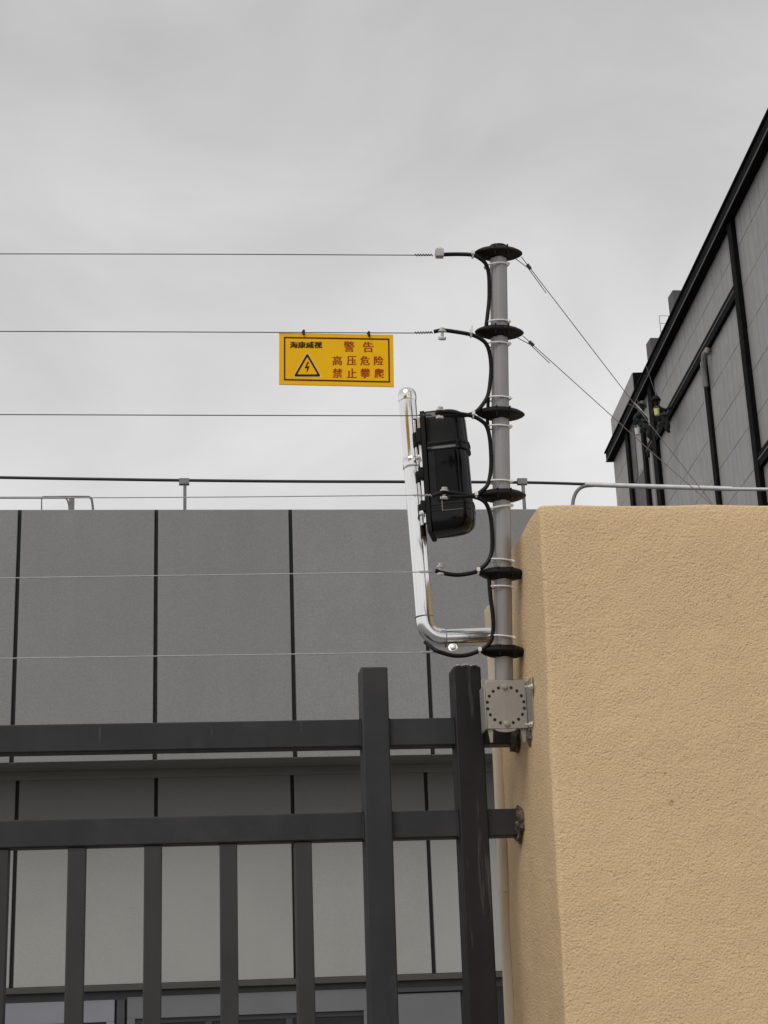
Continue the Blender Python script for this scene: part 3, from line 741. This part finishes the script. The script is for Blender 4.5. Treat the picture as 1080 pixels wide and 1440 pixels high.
# small white ties where cables leave each disc
for i, (p, q) in enumerate(((664.5, 358.5), (662, 469.5), (665, 584), (669, 697), (672, 803.5), (674, 915.5))):
    c = P(p, q, -.012)
    t0 = MB().tube([c + Vector((0, .0062 * math.cos(a), .0062 * math.sin(a))) for a in [2 * math.pi * k / 14 for k in range(15)]], .0019, 6).build('cable_tie', M['tie'], ep)
    MB().box(-.003, .003, -.003, .003, -.0035, .0035, Matrix.Translation(c + Vector((0, -.0065, .002)))).build('tie_head', M['tie'], t0)
    if i == 1: MB().tube([c + Vector((.001, -.006, .003)), c + Vector((.002, -.007, .014))], .0016, 6).build('tie_tail', M['tie'], t0)
# guy wires over the wall to eye bolts on its top
for (a, mid, tail, anc, lab) in (((733, 361), (741, 376), (761, 402), (1062, 785), 'thin guy wire from the topmost disc over the tan wall'),
                                ((735, 472), (745, 484), (767, 507), (1087, 785), 'thin guy wire from the second disc over the tan wall')):
    A_ = P(*a, .0); 
    d = ray(*anc); s_ = (TZ + .012 - EYE.z) / d.z; E_ = EYE + d * s_
    w0 = empty('guy_wire', A_, lab, 'wire', 'guy wires from the pole to the wall top')
    mid3 = A_.lerp(E_, ((Vector((mid[0], mid[1], 0)) - Vector((a[0], a[1], 0))).length / (Vector((anc[0], anc[1], 0)) - Vector((a[0], a[1], 0))).length))
    MB().tube([A_, A_.lerp(E_, .5) - Vector((0, 0, .004)), E_], .00085, 6).build('strand', M['guy'], w0)
    in3 = P(a[0] - 9, a[1] + 2, .0)
    tl = A_.lerp(E_, .11)
    MB().tube([in3, mid3 - Vector((.002, 0, .003)), tl - Vector((.004, 0, .004))], .0009, 6).build('tail', M['guy'], w0)
    MB().tube([mid3 - (E_ - A_).normalized() * .006, mid3 + (E_ - A_).normalized() * .006], .0032, 8).build('crimp', M['wire_dark'], w0)
    ey = MB(); ey.tube([E_ + Vector((.008 * math.cos(k), 0, .008 * math.sin(k))) for k in [2 * math.pi * j / 12 for j in range(13)]], .002, 6)
    ey.tube([E_ - Vector((0, 0, .008)), E_ - Vector((0, 0, .04))], .003, 6); ey.build('eye_bolt', M['zinc'], w0)

# ------------------------------------------------------------------ chrome arm
CY = 3.055
ca = empty('chrome_arm', at(700, 897, CY), 'polished chrome pipe arm with a domed tip, bent out from the wall', 'pipe arm')
v0, v1 = at(572.5, 557, CY), at(596.5, 868, CY)
vert = [v0, v0.lerp(v1, .5), v1]
MB().tube([v0.lerp(v1, k / 6) for k in range(7)], .0178, 32).build('upright', M['chrome'], ca, smooth=40)
bend = [at(p, q, CY) for p, q in ((596.7, 869), (598.2, 878), (602.5, 886.5), (609, 893), (617, 896.5), (626, 897.5))]
MB().tube(spline(bend, 6), .0180, 32).build('elbow', M['chrome'], ca, smooth=40)
a0 = at(626.3, 897.5, CY); a1 = Vector((side_x(a0.z) - .001, CY, a0.z + .004))
MB().tube([a0, a0.lerp(a1, .5), a1], .0172, 32).build('arm', M['chrome'], ca, smooth=40)
MB().tube([a1 - Vector((.004, 0, 0)), a1], .036, 24).build('wall_flange', M['chrome'], ca, smooth=40)
dv = (v0 - v1).normalized()
MB().lathe([(.0180, -.012), (.0186, -.010), (.0190, 0), (.0182, .006), (.0155, .0115), (.011, .015), (.005, .0168)], frame(v0, dv), 32).build('domed_cap', M['chrome'], ca, smooth=50)
for t_ in (0.004, .996):
    c = v0.lerp(v1, t_)
rg = v0.lerp(v1, .315)
MB().lathe([(.0190, -.011), (.0195, -.010), (.0195, .009), (.0190, .010)], frame(rg, dv), 32).build('clamp_band', M['chrome'], ca, smooth=30)
for b_ in (bend[0], bend[-1]):
    pass
MB().lathe([(.0181, -.001), (.0184, -.0006), (.0184, .0006), (.0181, .001)], frame(v1, dv), 32).build('seam', M['iron_grey'], ca, smooth=30)
MB().lathe([(.0179, -.001), (.0182, -.0006), (.0182, .0006), (.0179, .001)], frame(a0, Vector((1, 0, 0)), Vector((0, 0, 1))), 32).build('seam', M['iron_grey'], ca, smooth=30)

# ------------------------------------------------------------------ black beam detector clamped to the arm
dz_ = (dv * .55 + Vector((0, 0, 1)) * .45).normalized()
org = at(600.5, 668, CY - .005)
dx_ = Vector((1, 0, 0)); dx_ = (dx_ - dz_ * dx_.dot(dz_)).normalized()
MD = frame(org, dz_, dx_)                      # local: x away from the pipe, y back, z along the pipe
# yaw the housing so its front turns a little to the viewer
MD = MD @ Matrix.Rotation(R(-16), 4, 'Z')
bd = empty('beam_detector', org, 'gloss black rounded beam detector housing strapped to the chrome arm', 'detector')
Hh = .128
def rrect(x0, x1, y0, y1, rl_, rr2, n=6):       # plan outline, left corners rl_, right corners rr2
    pts = []
    for (cx0, cy0, r, a0_) in ((x1 - rr2, y1 - rr2, rr2, 0), (x0 + rl_, y1 - rl_, rl_, 90), (x0 + rl_, y0 + rl_, rl_, 180), (x1 - rr2, y0 + rr2, rr2, 270)):
        for k in range(n + 1):
            a = R(a0_ + 90 * k / n); pts.append((cx0 + r * math.cos(a), cy0 + r * math.sin(a)))
    return pts
def skin_sections(secs, name, m, parent, smooth=35):     # secs: list of (z, x0,x1,y0,y1, rl, rr)
    mb = MB(); vs = []; n = None
    for z, x0, x1, y0, y1, rl_, rr2 in secs:
        pl = rrect(x0, x1, y0, y1, rl_, rr2); n = len(pl)
        vs += [MD @ Vector((a, b, z)) for a, b in pl]
    k = len(secs)
    fs = [(i * n + j, i * n + (j + 1) % n, (i + 1) * n + (j + 1) % n, (i + 1) * n + j) for i in range(k - 1) for j in range(n)]
    fs += [tuple(range(n)), tuple((k - 1) * n + j for j in range(n))]
    mb.add(vs, fs); return mb.build(name, m, parent, smooth=smooth)
X0, X1, D0, D1 = .006, .0905, -.036, .036
secs = []
for z, dx1, dd in ((-Hh, -.022, .010), (-Hh + .003, -.012, .005), (-Hh + .010, -.004, .002), (-Hh + .022, 0, 0), (-.090, 0, 0), (-.089, .0012, -.0008), (-.084, .0012, -.0008), (-.083, 0, 0),
                  (-.078, 0, 0), (-.077, .0012, -.0008), (-.072, .0012, -.0008), (-.071, -.002, .001), (.038, -.004, .002), (.039, .0006, -.0005), (.044, .0006, -.0005), (.045, -.0015, 0),
                  (.050, -.0015, 0), (.051, .0006, -.0005), (.056, .0006, -.0005), (.057, -.003, .001), (Hh - .018, -.005, .002), (Hh - .007, -.009, .004), (Hh - .002, -.015, .008), (Hh, -.026, .016)):
    secs.append((z, X0, X1 + dx1, D0 + dd, D1 - dd, .004, .026))
skin_sections(secs, 'housing', M['gloss'], bd)
skin_sections([(-.069, .022, .0775, D0 - .0016, 0, .003, .02), (.036, .022, .0765, D0 - .0016, 0, .003, .02)], 'lens_cover', M['lens'], bd)
skin_sections([(-Hh - .002, -.002, X0 + .001, D0 - .002, D1 + .002, .001, .001), (Hh - .004, -.002, X0 + .001, D0 - .002, D1 + .002, .001, .001)], 'back_plate', M['black'], bd)
mb = MB(); mb.box(.030, .0555, D0 - .0012, D0 + .002, -.0445, -.0435, MD); mb.box(.030, .072, D0 - .0016, D0 + .002, -.0905, -.0895, MD); mb.box(.030, .032, D0 - .0016, D0 + .002, -.0895, -.066, MD)
mb.build('label_edge', M['iron_grey'], bd)
mb = MB()
for k in range(9): mb.box(.0295 + k * .0042, .032 + k * .0042, D0 - .0024, D0 - .0015, -.0555, -.0525, MD)
# adjusting strip between plate and pipe
st = MB(); st.box(-.010, -.004, -.024, -.012, -Hh + .02, Hh - .01, MD); st.build('mounting_strip', M['chrome'], bd, bevel=.001)
for zc, hh_ in ((.075, .016), (-.005, .012), (-.075, .012)):
    MB().box(-.013, -.002, -.034, .010, zc - hh_, zc + hh_, MD).build('clamp_lug', M['black'], bd, bevel=.002)
for zc in (.028, -.09):
    MB().lathe([(.0055, 0), (.0055, .004), (.0035, .0045), (.0035, .008)], MD @ Matrix.Translation((-.012, -.030, zc)) @ Matrix.Rotation(R(90), 4, 'X'), 6).build('screw', M['zinc'], bd, smooth=20)

# ------------------------------------------------------------------ yellow warning sign on the second wire
SY = YP(505) - .004
cs = {'tl': at(392.5, 468.5, SY), 'tr': at(553, 471, SY), 'bl': at(392.5, 541, SY), 'br': at(554, 544.5, SY)}
def sg(p, q, lift=0.0):                        # sign print position, in picture units across the board (392..554, 468..544)
    u = (p - 392.5) / 161.0; t = (q - 468.5 - 3 * u) / 72.8
    a = cs['tl'].lerp(cs['tr'], u); b = cs['bl'].lerp(cs['br'], u)
    return a.lerp(b, t) + Vector((0, -lift, 0))
sn = empty('warning_sign', sg(472, 470), 'yellow high voltage warning board with red lettering, hung on the fence wire', 'sign')
MB().prism([(392.5, 468.5), (553.4, 471.5), (553.4, 544.3), (392.5, 541.3)], lambda p: sg(*p, .0012), lambda p: sg(*p, -.0012)).build('board', M['yellow'], sn, bevel=.0004, segs=1)
def flat(polys, name, m, lift):
    mb = MB()
    for pl in polys: mb.prism(pl, lambda p: sg(*p, lift), lambda p: sg(*p, lift - .0003))
    return mb.build(name, m, sn)
def ln(a, b, w_):
    d = Vector((b[0] - a[0], b[1] - a[1])).normalized() * (w_ / 2); n = Vector((-d.y, d.x))
    a = Vector(a) - d; b = Vector(b) + d
    return [tuple(a + n), tuple(b + n), tuple(b - n), tuple(a - n)]
o_, i_ = [(399.2, 474.2), (547.8, 477.0), (547.8, 538.3), (399.2, 535.5)], 1.9
inn = [(o_[0][0] + i_, o_[0][1] + i_), (o_[1][0] - i_, o_[1][1] + i_), (o_[2][0] - i_, o_[2][1] - i_), (o_[3][0] + i_, o_[3][1] - i_)]
def ringp(o_, i_): return [[o_[k], o_[(k + 1) % len(o_)], i_[(k + 1) % len(o_)], i_[k]] for k in range(len(o_))]
flat(ringp(o_, inn), 'border', M['print_dark'], .0016)
def rtri(c, r, rad):                           # triangle with rounded corners
    pts = []
    A = [(c[0], c[1] - r), (c[0] + r * .93, c[1] + r * .62), (c[0] - r * .93, c[1] + r * .62)]
    for k in range(3):
        p, a, b = Vector(A[k]), Vector(A[k - 1]), Vector(A[(k + 1) % 3])
        pa = p + (a - p).normalized() * rad; pb = p + (b - p).normalized() * rad
        for j in range(5):
            t = j / 4; pts.append(tuple(pa.lerp(p, t).lerp(p.lerp(pb, t), t)))
    return pts
TCX, TCY = 431.8, 517.6
t_o = rtri((TCX, TCY), 22.6, 4.2); t_a = rtri((TCX, TCY), 20.6, 3.6); t_b = rtri((TCX, TCY), 15.4, 2.2)
flat(ringp(t_o, t_a), 'triangle_edge', M['print_pale'], .0015)
flat(ringp(t_a, t_b), 'triangle', M['print_dark'], .0016)
flat([[(432.2, 509.5), (434.2, 509.9), (430.6, 517.4), (428.2, 518.2)], [(428.4, 517.0), (434.8, 515.6), (434.2, 517.4), (429.0, 518.6)], [(434.8, 515.6), (432.6, 521.5), (430.4, 524.6), (432.0, 516.8)]], 'lightning_mark', M['print_dark'], .0017)
def text(s_, cxp, cyp, size, m, name, bold=.42):
    cu = bpy.data.curves.new(name, 'FONT'); cu.body = s_; cu.size = 1.0; cu.resolution_u = 3
    ob = bpy.data.objects.new(name, cu); C.objects.link(ob)
    dg = bpy.context.evaluated_depsgraph_get(); dg.update()
    me = bpy.data.meshes.new_from_object(ob.evaluated_get(dg))
    C.objects.unlink(ob); bpy.data.objects.remove(ob)
    xs = [v.co.x for v in me.vertices]; ys = [v.co.y for v in me.vertices]
    mx, my = (min(xs) + max(xs)) / 2, (min(ys) + max(ys)) / 2
    hh = max(ys) - min(ys); ww = max(xs) - min(xs)
    sx_, sy_ = size[0] / ww, size[1] / hh
    mb = MB()
    for dxx, lift in ((0, .0016), (-bold, .00163), (bold, .00166)):      # heavier strokes
        mb.add([sg(cxp + dxx + (v.co.x - mx) * sx_, cyp - (v.co.y - my) * sy_, lift) for v in me.vertices], [tuple(p.vertices) for p in me.polygons])
    return mb.build(name, m, sn)
text('海康威视', 430, 485.6, (44.5, 9.2), M['print_black'], 'maker_lettering', bold=.55)
for ch, x, y, s_ in (('警', 490.7, 488.0, 14.6), ('告', 517.6, 488.8, 14.6)): text(ch, x, y, (s_, s_), M['print_red'], 'lettering')
for ch, x in zip('高压危险', (473.9, 494.2, 512.9, 532.2)): text(ch, x, 507.8, (12.8, 12.8), M['print_red'], 'lettering')
for ch, x in zip('禁止攀爬', (474.0, 494.2, 513.1, 532.6)): text(ch, x, 525.3, (13.0, 13.0), M['print_red'], 'lettering')
for p, q in ((427, 467.5), (519, 470)):
    c = sg(p, q + 3, .0)
    pts = [c + Vector((0, -.004, -.002)), c + Vector((0, -.003, .004)), c + Vector((.0005, .0, .0085)), c + Vector((-.0015, .0035, .006)), c + Vector((-.001, .004, .0005)), c + Vector((0, .0, -.003))]
    k = MB().tube(spline(pts, 4), .0022, 8).build('hook', M['black'], sn, smooth=60)
